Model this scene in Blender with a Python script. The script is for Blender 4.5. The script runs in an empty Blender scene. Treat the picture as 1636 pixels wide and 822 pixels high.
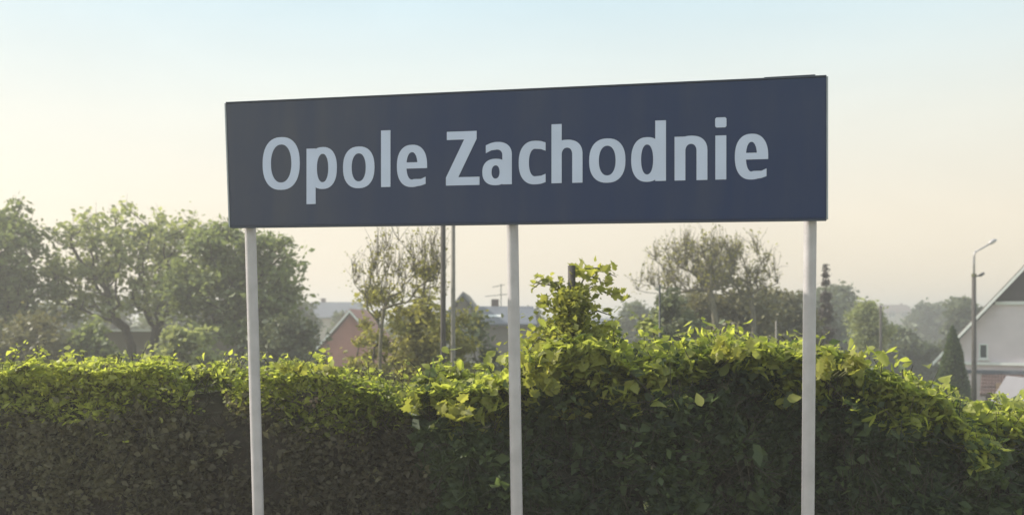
import bpy, bmesh, math, random
import numpy as np
from mathutils import Vector, Matrix
R = math.radians
random.seed(4)
rng = np.random.default_rng(7)
S = bpy.context.scene
COL = S.collection

# ------------------------------------------------------------------ camera
EYE = 2.6
cam_d = bpy.data.cameras.new('camera')
cam = bpy.data.objects.new('camera', cam_d); COL.objects.link(cam)
cam.location = (0, 0, EYE); cam.rotation_euler = (R(90), 0, 0)
cam_d.sensor_width = 36; cam_d.lens = 35.21
cam_d.shift_y = 104 / 1636
cam_d.clip_start = 0.05; cam_d.clip_end = 6000
cam_d.dof.use_dof = True; cam_d.dof.focus_distance = 6.1; cam_d.dof.aperture_fstop = 2.2
S.camera = cam

# ------------------------------------------------------------------ light
SUN_EL, SUN_AZ = 35.0, -75.0           # azimuth from +Y, negative = left of the view
w = bpy.data.worlds.new('World'); S.world = w; w.use_nodes = True
nt = w.node_tree; bg = nt.nodes['Background']
sky = nt.nodes.new('ShaderNodeTexSky'); sky.sky_type = 'NISHITA'; sky.sun_disc = False
sky.sun_elevation = R(SUN_EL); sky.sun_rotation = R(SUN_AZ)
sky.altitude = 0; sky.air_density = 1.0; sky.dust_density = 2.0; sky.ozone_density = 1.6
# thin bright morning veil over the clear sky: cream at the horizon, pale blue overhead
tcw = nt.nodes.new('ShaderNodeTexCoord'); sx = nt.nodes.new('ShaderNodeSeparateXYZ'); nt.links.new(tcw.outputs['Generated'], sx.inputs[0])
cr = nt.nodes.new('ShaderNodeValToRGB'); nt.links.new(sx.outputs['Z'], cr.inputs['Fac'])
e = cr.color_ramp.elements
e[0].position = 0.0; e[0].color = (.95, .80, .585, 1)
e[1].position = 1.0; e[1].color = (.56, .66, .72, 1)
for p_, c_ in ((.10, (.93, .82, .64)), (.19, (.86, .85, .74)), (.32, (.62, .80, .86))):
    q_ = cr.color_ramp.elements.new(p_); q_.color = (*c_, 1)
VEIL, CLEAR = 5.15, 0.10
m1 = nt.nodes.new('ShaderNodeVectorMath'); m1.operation = 'SCALE'; m1.inputs['Scale'].default_value = VEIL
m2 = nt.nodes.new('ShaderNodeVectorMath'); m2.operation = 'SCALE'; m2.inputs['Scale'].default_value = CLEAR
ad = nt.nodes.new('ShaderNodeVectorMath'); ad.operation = 'ADD'
nz_ = nt.nodes.new('ShaderNodeTexNoise'); nz_.inputs['Scale'].default_value = 2.2; nz_.inputs['Detail'].default_value = 5; nz_.inputs['Distortion'].default_value = .6
mpw = nt.nodes.new('ShaderNodeMapping'); mpw.inputs['Scale'].default_value = (1, 1, 3.2)
nt.links.new(tcw.outputs['Generated'], mpw.inputs[0]); nt.links.new(mpw.outputs[0], nz_.inputs['Vector'])
mrw = nt.nodes.new('ShaderNodeMapRange'); mrw.inputs['From Min'].default_value = .3; mrw.inputs['From Max'].default_value = .7
mrw.inputs['To Min'].default_value = VEIL * .955; mrw.inputs['To Max'].default_value = VEIL * 1.045
nt.links.new(nz_.outputs['Fac'], mrw.inputs['Value']); nt.links.new(mrw.outputs[0], m1.inputs['Scale'])
nt.links.new(cr.outputs[0], m1.inputs[0]); nt.links.new(sky.outputs[0], m2.inputs[0])
nt.links.new(m1.outputs[0], ad.inputs[0]); nt.links.new(m2.outputs[0], ad.inputs[1])
nt.links.new(ad.outputs[0], bg.inputs[0]); bg.inputs[1].default_value = 0.12
sd = bpy.data.lights.new('sun', 'SUN'); sd.energy = 4.0; sd.angle = R(0.53); sd.color = (1, .93, .8)
sun = bpy.data.objects.new('sun', sd); COL.objects.link(sun)
sv = Vector((math.sin(R(SUN_AZ)) * math.cos(R(SUN_EL)), math.cos(R(SUN_AZ)) * math.cos(R(SUN_EL)), math.sin(R(SUN_EL))))
sun.rotation_euler = sv.to_track_quat('Z', 'Y').to_euler(); sun.location = (-30, 20, 30)
S.view_settings.view_transform = 'Standard'; S.view_settings.look = 'None'
S.view_settings.gamma = 1; S.view_settings.exposure = 0.70
try: S.view_settings.use_curve_mapping = False
except Exception: pass
S.cycles.max_bounces = 8; S.cycles.volume_bounces = 0; S.cycles.transmission_bounces = 4

# ------------------------------------------------------------------ helpers
def at(x, y, d):
    """the point that the photograph shows at pixel x, y, at distance d"""
    return Vector(((x - 818) / 1600 * d, d, EYE + (515 - y) / 1600 * d))

def tag(o, label=None, cat=None, group=None, kind=None):
    if label: o['label'] = label
    if cat: o['category'] = cat
    if group: o['group'] = group
    if kind: o['kind'] = kind
    return o

def thing(name, label, cat, loc=(0, 0, 0), rz=0, group=None):
    o = bpy.data.objects.new(name, None); COL.objects.link(o)
    o.location = loc; o.rotation_euler = (0, 0, rz); o.empty_display_size = .2
    return tag(o, label, cat, group)

def link(name, me, mat=None, parent=None, loc=None, rot=None):
    o = bpy.data.objects.new(name, me); COL.objects.link(o)
    if mat and not me.materials: me.materials.append(mat)
    if parent: o.parent = parent
    if loc is not None: o.location = loc
    if rot is not None: o.rotation_euler = rot
    return o

def obj(name, bm, mat=None, parent=None, smooth=False, loc=None, rot=None):
    me = bpy.data.meshes.new(name)
    if smooth:
        for f in bm.faces: f.smooth = True
    bm.to_mesh(me); bm.free()
    return link(name, me, mat, parent, loc, rot)

def box(bm, x0, x1, y0, y1, z0, z1, bev=0.0):
    r = bmesh.ops.create_cube(bm, size=1)
    for v in r['verts']:
        v.co = Vector(((v.co.x + .5) * (x1 - x0) + x0, (v.co.y + .5) * (y1 - y0) + y0, (v.co.z + .5) * (z1 - z0) + z0))
    if bev:
        es = list({e for v in r['verts'] for e in v.link_edges})
        bmesh.ops.bevel(bm, geom=es, offset=bev, segments=2, affect='EDGES', profile=.6)
    return bm

def BX(*a, **k): return box(bmesh.new(), *a, **k)

def tube(bm, pts, rad, n=12, caps=True):
    """a swept round bar through pts; rad is one radius or one per point"""
    pts = [Vector(p) for p in pts]
    if not hasattr(rad, '__len__'): rad = [rad] * len(pts)
    rings = []
    up = Vector((.13, .21, .97))
    for i, p in enumerate(pts):
        a = pts[max(i - 1, 0)]; b = pts[min(i + 1, len(pts) - 1)]
        t = (b - a).normalized()
        s = t.cross(up)
        if s.length < 1e-3: s = t.cross(Vector((1, 0, 0)))
        s.normalize(); q = t.cross(s)
        rings.append([bm.verts.new(p + (s * math.cos(2 * math.pi * k / n) + q * math.sin(2 * math.pi * k / n)) * rad[i]) for k in range(n)])
    for i in range(len(rings) - 1):
        for k in range(n):
            bm.faces.new((rings[i][k], rings[i][(k + 1) % n], rings[i + 1][(k + 1) % n], rings[i + 1][k]))
    if caps:
        bm.faces.new(rings[0][::-1]); bm.faces.new(rings[-1])
    return bm

def prism(bm, poly, y0, y1):
    """an outline in x,z pushed from y0 to y1"""
    a = [bm.verts.new((x, y0, z)) for x, z in poly]
    b = [bm.verts.new((x, y1, z)) for x, z in poly]
    bm.faces.new(a); bm.faces.new(b[::-1])
    n = len(poly)
    for i in range(n):
        bm.faces.new((a[(i + 1) % n], a[i], b[i], b[(i + 1) % n]))
    bmesh.ops.recalc_face_normals(bm, faces=bm.faces)
    return bm

def mesh_np(name, V, F, attr=None, smooth=False):
    """fast mesh from arrays; F is n x k"""
    me = bpy.data.meshes.new(name)
    k = F.shape[1]
    me.vertices.add(len(V)); me.vertices.foreach_set('co', V.astype(np.float32).ravel())
    me.loops.add(F.size); me.loops.foreach_set('vertex_index', F.astype(np.int32).ravel())
    me.polygons.add(len(F))
    me.polygons.foreach_set('loop_start', np.arange(0, F.size, k, dtype=np.int32))
    if smooth: me.polygons.foreach_set('use_smooth', np.ones(len(F), dtype=bool))
    if attr is not None:
        a = me.attributes.new('tint', 'FLOAT', 'POINT'); a.data.foreach_set('value', attr.astype(np.float32))
    me.update(calc_edges=True)
    return me

class Noise:
    """smooth pseudo random field from a sum of sines, -1..1"""
    def __init__(s, seed, freq=1.0, n=14):
        g = np.random.default_rng(seed)
        s.k = g.normal(size=(n, 3)) * freq; s.p = g.uniform(0, 6.28, n)
        s.n = n
    def __call__(s, P):
        return np.sin(P @ s.k.T + s.p).sum(1) / math.sqrt(s.n) * .8

# ------------------------------------------------------------------ materials
def mat(name):
    m = bpy.data.materials.new(name); m.use_nodes = True
    n = m.node_tree; b = n.nodes['Principled BSDF']
    return m, n, b

def plain(name, col, rough=.6, var=.12, scale=6.0, bump=.0, metal=0.0, spec=.5):
    """a painted / rendered / rough surface with uneven tone and fine relief"""
    m, n, b = mat(name)
    tc = n.nodes.new('ShaderNodeTexCoord')
    no = n.nodes.new('ShaderNodeTexNoise'); no.inputs['Scale'].default_value = scale; no.inputs['Detail'].default_value = 6
    n.links.new(tc.outputs['Object'], no.inputs['Vector'])
    mr = n.nodes.new('ShaderNodeMapRange'); mr.inputs['From Min'].default_value = .3; mr.inputs['From Max'].default_value = .7
    mr.inputs['To Min'].default_value = 1 - var; mr.inputs['To Max'].default_value = 1 + var
    n.links.new(no.outputs['Fac'], mr.inputs['Value'])
    mx = n.nodes.new('ShaderNodeVectorMath'); mx.operation = 'SCALE'
    mx.inputs[0].default_value = col; n.links.new(mr.outputs[0], mx.inputs['Scale'])
    n.links.new(mx.outputs[0], b.inputs['Base Color'])
    b.inputs['Roughness'].default_value = rough; b.inputs['Metallic'].default_value = metal
    b.inputs['Specular IOR Level'].default_value = spec
    if bump:
        bu = n.nodes.new('ShaderNodeBump'); bu.inputs['Strength'].default_value = bump; bu.inputs['Distance'].default_value = .02
        n2 = n.nodes.new('ShaderNodeTexNoise'); n2.inputs['Scale'].default_value = scale * 8; n2.inputs['Detail'].default_value = 4
        n.links.new(tc.outputs['Object'], n2.inputs['Vector'])
        n.links.new(n2.outputs['Fac'], bu.inputs['Height']); n.links.new(bu.outputs[0], b.inputs['Normal'])
    return m

def leafmat(name, dark, light, trans, tw=.45, rough=.5):
    """leaf: colour runs dark..light with each leaf's own tint, light also passes through"""
    m, n, b = mat(name)
    at_ = n.nodes.new('ShaderNodeAttribute'); at_.attribute_name = 'tint'
    cr = n.nodes.new('ShaderNodeValToRGB')
    cr.color_ramp.elements[0].color = (*dark, 1); cr.color_ramp.elements[1].color = (*light, 1)
    n.links.new(at_.outputs['Fac'], cr.inputs['Fac'])
    n.links.new(cr.outputs[0], b.inputs['Base Color']); b.inputs['Roughness'].default_value = rough
    b.inputs['Specular IOR Level'].default_value = .35
    tr = n.nodes.new('ShaderNodeBsdfTranslucent')
    mul = n.nodes.new('ShaderNodeVectorMath'); mul.operation = 'MULTIPLY'; mul.inputs[1].default_value = trans
    n.links.new(cr.outputs[0], mul.inputs[0]); n.links.new(mul.outputs[0], tr.inputs['Color'])
    mx = n.nodes.new('ShaderNodeMixShader'); mx.inputs[0].default_value = tw
    n.links.new(b.outputs[0], mx.inputs[1]); n.links.new(tr.outputs[0], mx.inputs[2])
    n.links.new(mx.outputs[0], n.nodes['Material Output'].inputs['Surface'])
    return m

M = {}
M['galv'] = plain('post_paint', (.46, .43, .44), .45, .10, 9, .1, .15)
M['navy'] = plain('navy_enamel', (.036, .045, .098), .36, .18, 1.3, .03)
def panel_mat():
    m, n, b = mat('navy_enamel')
    tc = n.nodes.new('ShaderNodeTexCoord'); mp = n.nodes.new('ShaderNodeMapping'); mp.inputs['Scale'].default_value = (6, 1, .7)
    n.links.new(tc.outputs['Object'], mp.inputs[0])
    a = n.nodes.new('ShaderNodeTexNoise'); a.inputs['Scale'].default_value = 1; a.inputs['Detail'].default_value = 5; n.links.new(mp.outputs[0], a.inputs['Vector'])
    c = n.nodes.new('ShaderNodeTexNoise'); c.inputs['Scale'].default_value = 1.1; c.inputs['Detail'].default_value = 4; n.links.new(tc.outputs['Object'], c.inputs['Vector'])
    mu = n.nodes.new('ShaderNodeMath'); mu.operation = 'MULTIPLY'; n.links.new(a.outputs['Fac'], mu.inputs[0]); n.links.new(c.outputs['Fac'], mu.inputs[1])
    mr = n.nodes.new('ShaderNodeMapRange'); mr.inputs['From Min'].default_value = .16; mr.inputs['From Max'].default_value = .42
    mr.inputs['To Min'].default_value = 0; mr.inputs['To Max'].default_value = .24
    n.links.new(mu.outputs[0], mr.inputs['Value'])
    # pale reflection on the left half, painted into the panel colour
    sp = n.nodes.new('ShaderNodeSeparateXYZ'); n.links.new(tc.outputs['Object'], sp.inputs[0])
    refl = n.nodes.new('ShaderNodeMapRange'); refl.inputs['From Min'].default_value = -1.9; refl.inputs['From Max'].default_value = 0
    refl.inputs['To Min'].default_value = .34; refl.inputs['To Max'].default_value = 0; n.links.new(sp.outputs['X'], refl.inputs['Value'])
    su = n.nodes.new('ShaderNodeMath'); su.operation = 'ADD'; n.links.new(mr.outputs[0], su.inputs[0]); n.links.new(refl.outputs[0], su.inputs[1])
    mx = n.nodes.new('ShaderNodeMixRGB'); mx.inputs[1].default_value = (.014, .030, .092, 1); mx.inputs[2].default_value = (.115, .11, .105, 1)
    n.links.new(su.outputs[0], mx.inputs[0]); n.links.new(mx.outputs[0], b.inputs['Base Color'])
    b.inputs['Roughness'].default_value = .42; b.inputs['Specular IOR Level'].default_value = .35
    return m
M['navy'] = panel_mat()
M['white_letter'] = plain('letter_film', (.54, .59, .75), .4, .05, 4)
M['rim'] = plain('panel_edge_metal', (.35, .37, .40), .4, .1, 8)
M['bark'] = plain('bark', (.075, .060, .045), .9, .35, 14, .6)
M['bark_pale'] = plain('pale_bark', (.16, .14, .10), .9, .3, 14, .5)
M['twig'] = plain('twig_brown', (.055, .048, .032), .9, .3, 20, .3)
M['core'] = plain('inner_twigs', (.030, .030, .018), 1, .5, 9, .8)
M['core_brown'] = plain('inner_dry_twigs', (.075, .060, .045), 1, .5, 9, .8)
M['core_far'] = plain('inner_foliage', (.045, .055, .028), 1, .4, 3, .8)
M['asph'] = plain('asphalt', (.05, .05, .05), .85, .2, 20, .4)
M['paving'] = plain('platform_concrete', (.30, .29, .27), .8, .15, 4, .3)
M['steel_dark'] = plain('dark_steel', (.06, .06, .06), .5, .2, 8, .1, .3)
M['wood_pole'] = plain('creosoted_wood', (.07, .06, .055), .85, .25, 12, .4)
M['conc_pole'] = plain('concrete_pole', (.22, .20, .18), .8, .15, 8, .3)
M['glass'] = plain('window_glass', (.05, .06, .07), .08, .05, 1)
M['white'] = plain('white_paint', (.78, .78, .76), .5, .05, 6)
M['lilac'] = plain('pale_render', (.74, .64, .67), .85, .06, 1.2, .2)
M['browntimber'] = plain('dark_cladding', (.055, .040, .042), .8, .15, 3, .2)
M['tile_brown'] = plain('brown_roof_tile', (.12, .075, .07), .75, .2, 8, .2)
M['rooftile_grey'] = plain('slate_grey_roof', (.11, .12, .15), .7, .15, 4, .2)
M['pinkwall'] = plain('pink_render', (.42, .17, .14), .85, .12, 2, .2)
M['orange'] = plain('orange_trim', (.42, .20, .07), .8, .1, 3)
M['redroof'] = plain('red_roof', (.34, .14, .11), .8, .15, 4, .2)
M['greybrown'] = plain('grey_brown_render', (.20, .175, .155), .9, .12, 1.5, .2)
M['beige'] = plain('beige_render', (.46, .40, .34), .9, .1, 1.5, .2)
M['tan'] = plain('tan_board', (.30, .20, .13), .8, .15, 5, .2)
M['porch'] = plain('porch_timber', (.11, .075, .065), .8, .2, 5, .2)
M['van'] = plain('tarpaulin_white', (.20, .19, .21), .55, .05, 3)
M['leaf_hedge_l'] = leafmat('hedge_leaf_olive', (.115, .097, .068), (.19, .17, .10), (1.4, 1.5, .9), .45)
M['leaf_hedge_r'] = leafmat('hedge_leaf_green', (.048, .068, .048), (.125, .16, .07), (1.5, 1.6, .8), .48)
M['leaf_vine'] = leafmat('vine_leaf', (.14, .16, .04), (.34, .33, .09), (1.6, 1.6, .9), .55)
M['leaf_sun_tint'] = leafmat('sun_tinted_leaf', (.14, .165, .045), (.44, .44, .13), (1.75, 1.85, .9), .56)  # lighter leaf for the hedge tops, sunlight put into its colour
M['leaf_tree'] = leafmat('tree_leaf', (.105, .125, .06), (.25, .28, .13), (1.5, 1.55, .9), .48)
M['leaf_bud'] = leafmat('young_leaf', (.14, .13, .05), (.34, .32, .12), (1.6, 1.6, .8), .5)
M['leaf_pale'] = leafmat('pale_leaf', (.16, .18, .09), (.36, .38, .19), (1.6, 1.6, .95), .5)
M['leaf_far'] = leafmat('far_leaf', (.085, .10, .06), (.18, .20, .11), (1.3, 1.3, .9), .3)
M['needle'] = leafmat('needles', (.05, .034, .030), (.10, .072, .06), (1.1, 1.1, .9), .15)
M['leaf_brown'] = leafmat('brownish_leaf', (.12, .11, .06), (.23, .215, .11), (1.3, 1.3, .8), .35)

def ground_mat():
    m, n, b = mat('field_grass')
    tc = n.nodes.new('ShaderNodeTexCoord')
    a = n.nodes.new('ShaderNodeTexNoise'); a.inputs['Scale'].default_value = .08; a.inputs['Detail'].default_value = 8
    c = n.nodes.new('ShaderNodeTexNoise'); c.inputs['Scale'].default_value = 3; c.inputs['Detail'].default_value = 5
    for q in (a, c): n.links.new(tc.outputs['Object'], q.inputs['Vector'])
    r1 = n.nodes.new('ShaderNodeValToRGB')
    r1.color_ramp.elements[0].position = .35; r1.color_ramp.elements[1].position = .65
    r1.color_ramp.elements[0].color = (.085, .12, .045, 1); r1.color_ramp.elements[1].color = (.15, .17, .075, 1)
    n.links.new(a.outputs['Fac'], r1.inputs['Fac'])
    mx = n.nodes.new('ShaderNodeMixRGB'); mx.blend_type = 'OVERLAY'; mx.inputs[0].default_value = .5
    n.links.new(r1.outputs[0], mx.inputs[1]); n.links.new(c.outputs['Fac'], mx.inputs[2])
    n.links.new(mx.outputs[0], b.inputs['Base Color']); b.inputs['Roughness'].default_value = .9
    bu = n.nodes.new('ShaderNodeBump'); bu.inputs['Strength'].default_value = .6
    n.links.new(c.outputs['Fac'], bu.inputs['Height']); n.links.new(bu.outputs[0], b.inputs['Normal'])
    return m
M['grass'] = ground_mat()

# ------------------------------------------------------------------ leaves and trees
def leaves(name, P, size, m, parent=None, upbias=.4, tint=None, droop=0.0, jit=.35, aspect=.62, face=None, full=False):
    """one two-faced folded leaf at every point of P"""
    n = len(P)
    d = rng.normal(size=(n, 3)); d[:, 2] = d[:, 2] * .6 - droop
    d /= np.linalg.norm(d, axis=1)[:, None]
    nr = rng.normal(size=(n, 3)); nr[:, 2] += upbias * 2
    if face is not None: nr += np.array(face)
    s = np.cross(d, nr); s /= np.linalg.norm(s, axis=1)[:, None] + 1e-9
    u = np.cross(s, d)
    L = size * np.minimum(np.exp(rng.normal(size=(n, 1)) * jit), 1.7)
    base = P - d * L * .5
    mid = base + d * L * .45
    if full:        # ovate, curled along its length, five points a side sharing the midrib
        cu = rng.uniform(-.25, .35, (n, 1)); hw = aspect * .5 * rng.uniform(.8, 1.2, (n, 1)); fo = rng.uniform(.05, .45, (n, 1))
        B = lambda f, x: base + d * L * f - u * L * cu * (f - .3) ** 2 * 2 + s * L * x * hw + u * L * abs(x) * hw * fo
        V = np.stack([B(0, 0), B(.18, .75), B(.45, 1), B(.78, .55), B(1.05, 0), B(.78, -.55), B(.45, -1), B(.18, -.75), B(.5, 0)], 1).reshape(-1, 3)
        i = np.arange(n)[:, None] * 9; nv = 9
        F = np.concatenate([i + np.array([[8, a_, (a_ + 1) % 8]]) for a_ in range(8)], 1).reshape(-1, 3)
    else:
        nv = 4
        V = np.stack([base, mid + s * L * aspect * .5 + u * L * .1, base + d * L, mid - s * L * aspect * .5 + u * L * .1], 1).reshape(-1, 3)
        i = np.arange(n)[:, None] * 4
        F = np.concatenate([i + np.array([[0, 1, 2]]), i + np.array([[0, 2, 3]])], 1).reshape(-1, 3)
    if tint is None: tint = rng.uniform(0, 1, n)
    tint = np.clip(tint, 0, 1)
    me = mesh_np(name, V, F, np.repeat(tint, nv))
    return link(name, me, m, parent)

def segs_mesh(name, segs, m, parent, n=6):
    """tapered bars for many segments at once: rows of p0(3) p1(3) r0 r1"""
    A = np.array(segs, dtype=float)
    p0, p1, r0, r1 = A[:, 0:3], A[:, 3:6], A[:, 6:7], A[:, 7:8]
    t = p1 - p0; t /= np.linalg.norm(t, axis=1)[:, None] + 1e-9
    h = np.tile(np.array([[.31, .17, .93]]), (len(A), 1)); h[np.abs((t * h).sum(1)) > .95] = (1, 0, 0)
    s = np.cross(t, h); s /= np.linalg.norm(s, axis=1)[:, None]; q = np.cross(t, s)
    ring = []
    for p, r in ((p0 - t * r0 * .3, r0), (p1, r1)):
        for k in range(n):
            a = 2 * math.pi * k / n
            ring.append(p + (s * math.cos(a) + q * math.sin(a)) * r)
    V = np.stack(ring, 1).reshape(-1, 3)
    i = np.arange(len(A))[:, None] * 2 * n
    F = np.concatenate([i + np.array([[k, (k + 1) % n, n + (k + 1) % n, n + k]]) for k in range(n)], 0)
    return link(name, mesh_np(name, V, F, smooth=True), m, parent)

def grow(root, clumps, trunk_h, r_trunk, stems=1, spread=.12, wob=.06):
    """limbs from the trunk to every clump; returns segments and the twig ends"""
    nodes = []; par = []; cost = []
    H = trunk_h
    for k in range(stems):
        a = 2 * math.pi * k / max(stems, 1) + .7
        off = np.array([math.cos(a), math.sin(a), 0]) * spread * (0 if stems == 1 else 1)
        prev = -1; nst = 7
        for j in range(nst):
            f = j / (nst - 1)
            p = np.array([0, 0, H * f]) + off * (.3 + 2.6 * f) + rng.normal(size=3) * wob * f * np.array([1, 1, .2])
            nodes.append(p); par.append(prev); cost.append(0 if prev < 0 else cost[prev] + H / nst * .3)
            prev = len(nodes) - 1
    order = np.argsort([np.linalg.norm(c - np.array([0, 0, H * .7])) for c in clumps])
    tips = []
    for ci in order:
        c = clumps[ci]
        N = np.array(nodes); dist = np.linalg.norm(N - c, axis=1)
        rise = np.maximum(N[:, 2] - c[2] + .1, 0)
        sc = dist + .45 * np.array(cost) + 1.2 * rise + (N[:, 2] < H * .3) * 3
        b = int(np.argmin(sc)); p = nodes[b]; L = dist[b]
        prev = b; k = max(2, int(L / .45) + 1)
        bend = rng.normal(size=3) * L * .10 + np.array([0, 0, -L * .10])
        for j in range(1, k + 1):
            f = j / k
            q = p * (1 - f) + c * f + bend * math.sin(math.pi * f)
            nodes.append(q); par.append(prev); cost.append(cost[prev] + L / k)
            prev = len(nodes) - 1
        tips.append(prev)
    cnt = np.zeros(len(nodes))
    for t in tips: cnt[t] += 1
    for i in range(len(nodes) - 1, -1, -1):
        if par[i] >= 0: cnt[par[i]] += cnt[i]
    mx = cnt.max()
    rad = r_trunk * np.power(np.maximum(cnt, .4) / mx, .48)
    segs = [[*nodes[par[i]], *nodes[i], min(rad[par[i]], rad[i] * 1.5), rad[i]] for i in range(len(nodes)) if par[i] >= 0]
    return segs, [nodes[t] for t in tips]

def twigs(tips, n, L, up=.3, r=.006):
    out = []; ends = []
    for c in tips:
        for _ in range(n):
            d = rng.normal(size=3); d[2] += up * 2; d /= np.linalg.norm(d)
            l = L * rng.uniform(.5, 1.2); m_ = c + d * l * .5 + rng.normal(size=3) * l * .08; e = c + d * l
            out.append([*c, *m_, r, r * .7]); out.append([*m_, *e, r * .7, r * .35])
            ends.append((c, e))
    return out, ends

def shell_pts(lobes, n, seed=None, hollow=.35):
    """random clump centres inside a union of ellipsoids (cx,cy,cz,rx,ry,rz)"""
    out = []; V = np.array([l[3] * l[4] * l[5] for l in lobes]) ** .8; V = V / V.sum()
    while len(out) < n:
        l = lobes[rng.choice(len(lobes), p=V)]
        d = rng.normal(size=3); d /= np.linalg.norm(d)
        r = rng.uniform(hollow ** 2, 1) ** .5
        out.append(np.array(l[:3]) + d * r * np.array(l[3:6]))
    return out

def tree(name, label, cat, loc, lobes, clumps, lpc, clump_r, leaf, lmat, bmat, trunk_h, r_trunk,
         stems=1, spread=.12, ntw=4, twl=.5, tup=.3, flat=.65, hollow=.35, group=None, crown='crown', trunk='trunk', tr=.007, core=None):
    t = thing(name, label, cat, loc, 0, group)
    C = shell_pts(lobes, clumps, hollow=hollow)
    C = [c for c in C if c[2] > .15]
    segs, tips = grow(None, C, trunk_h, r_trunk, stems, spread)
    tw, ends = twigs(tips, ntw, twl, tup, tr)
    segs_mesh(trunk, segs + tw, M[bmat], t)
    P = []; T = []
    for c in tips:
        k = int(lpc * rng.uniform(.5, 1.4)); cl = rng.uniform(.0, 1.0)
        r = clump_r * rng.uniform(.6, 1.25)
        q = rng.normal(size=(k, 3)) * r * np.array([.55, .55, .55 * flat]); P.append(c + q)
        T.append(np.clip(cl * .6 + rng.uniform(0, .4, k), 0, 1))
    for c, e in ends:
        k = max(2, int(lpc / max(ntw, 1) * .35)); f = rng.uniform(.3, 1.05, (k, 1))
        P.append(c * (1 - f) + e * f + rng.normal(size=(k, 3)) * leaf * .5); T.append(rng.uniform(.2, 1, k))
    P = np.concatenate(P); T = np.concatenate(T)
    o = leaves(crown, P, leaf, M[lmat], t, tint=T)
    return t

# ================================================================== SETTING
def terrain():
    ys = [-60, -4.0, -3.2, -.5, 10.6, 11.5, 13.5, 16, 30, 60, 110, 200, 400, 700, 1200]
    zs = [-.9, -.9, -.6, -.6, 0.0, -.25, -.95, -1.0, -1.0, -1.0, -1.0, -1.0, -1.0, -1.0, -1.0]
    ys[3:4] = [1.3]; zs[3] = -.6
    xs = [-1200, -700, -300, -120, -60] + list(range(-48, 49, 4)) + [60, 120, 300, 700, 1200]
    ny = []
    for i in range(len(ys) - 1):
        seg = max(1, min(8, int((ys[i + 1] - ys[i]) / 3)))
        for k in range(seg): ny.append((ys[i] + (ys[i + 1] - ys[i]) * k / seg, zs[i] + (zs[i + 1] - zs[i]) * k / seg))
    ny.append((ys[-1], zs[-1]))
    V = []; g = Noise(3, .07)
    for y, z in ny:
        for x in xs:
            dz = 0 if y < 18 else float(g(np.array([[x, y, 0]]))[0]) * .12
            V.append((x, y, z + dz))
    nx = len(xs); F = []
    for j in range(len(ny) - 1):
        for i in range(nx - 1):
            a = j * nx + i; F.append((a, a + 1, a + nx + 1, a + nx))
    me = mesh_np('ground', np.array(V, dtype=float), np.array(F), smooth=True)
    return tag(link('ground', me, M['grass']), 'flat green fields beyond the hedge', None, None, 'structure')
terrain()

pl = obj('platform', BX(-40, 40, 1.75, 7.45, -.8, .0, bev=.03), M['paving'])
tag(pl, 'concrete railway platform the station sign stands on', None, None, 'structure')
obj('platform_edge_strip', BX(-40, 40, 1.90, 2.2, .004, .014), M['white'], pl)

# ================================================================== STATION SIGN
W, H = 3.724, .80
ang = R(-13.51)
dirx = Vector((math.cos(ang), math.sin(ang), 0)); nrm = Vector((math.sin(ang), -math.cos(ang), 0))   # nrm faces the train
SX, SY = -1.845, 6.53
sign = thing('station_sign', 'navy blue station name sign reading Opole Zachodnie on three pale posts', 'sign', (0, 0, 0))
sign.location = (SX + dirx.x * W / 2, SY + dirx.y * W / 2, 0); sign.rotation_euler = (0, 0, ang)
Z0 = EYE + .624                      # bottom left corner
roll = math.atan2(-.040, W)
def P2(u, v, y=0):                   # panel coordinates: u from the left end, v from the bottom edge
    return Vector((u - W / 2, y, Z0 + v + math.tan(roll) * u))

def panel():
    bm = bmesh.new(); t = .035
    c = [(0.018, 0), (W, 0), (W, H), (-.012, H)]
    f = [bm.verts.new(P2(u, v, -t / 2)) for u, v in c]; b = [bm.verts.new(P2(u, v, t / 2)) for u, v in c]
    bm.faces.new(f); bm.faces.new(b[::-1])
    for i in range(4): bm.faces.new((f[(i + 1) % 4], f[i], b[i], b[(i + 1) % 4]))
    bmesh.ops.recalc_face_normals(bm, faces=bm.faces)
    bmesh.ops.bevel(bm, geom=list(bm.edges), offset=.004, segments=2, affect='EDGES')
    return obj('panel', bm, M['navy'], sign)
panel()
# thin metal edging round the panel, standing a little proud of its sides
def edge(a, b, wd, name='edging'):
    bm = bmesh.new(); a = Vector(a); b = Vector(b)
    d = (b - a).normalized(); s = Vector((-d.z, 0, d.x))
    vs = []
    for y in (-.0215, .0215):
        for p in (a, b):
            for k in (-wd / 2, wd / 2): vs.append(bm.verts.new(p + s * k + Vector((0, y, 0))))
    bmesh.ops.convex_hull(bm, input=vs)
    return obj(name, bm, M['rim'], sign)
edge(P2(-.0165, H + .0005), P2(.0135, -.0005), .009)
edge(P2(W + .0045, -.0005), P2(W + .0045, H + .0005), .009)
M['rim_dark'] = plain('edge_dark', (.05, .06, .09), .5, .1, 8)
o = edge(P2(-.012, H + .0045), P2(W, H + .0045), .008); o.data.materials.clear(); o.data.materials.append(M['rim_dark'])
o = edge(P2(.018, -.0045), P2(W, -.0045), .008); o.data.materials.clear(); o.data.materials.append(M['rim_dark'])
o = obj('bracket', BX(-.12, .16, -.02, .02, -.006, .0005), M['rim_dark'], sign, loc=P2(W - .22, H + .013))

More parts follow.
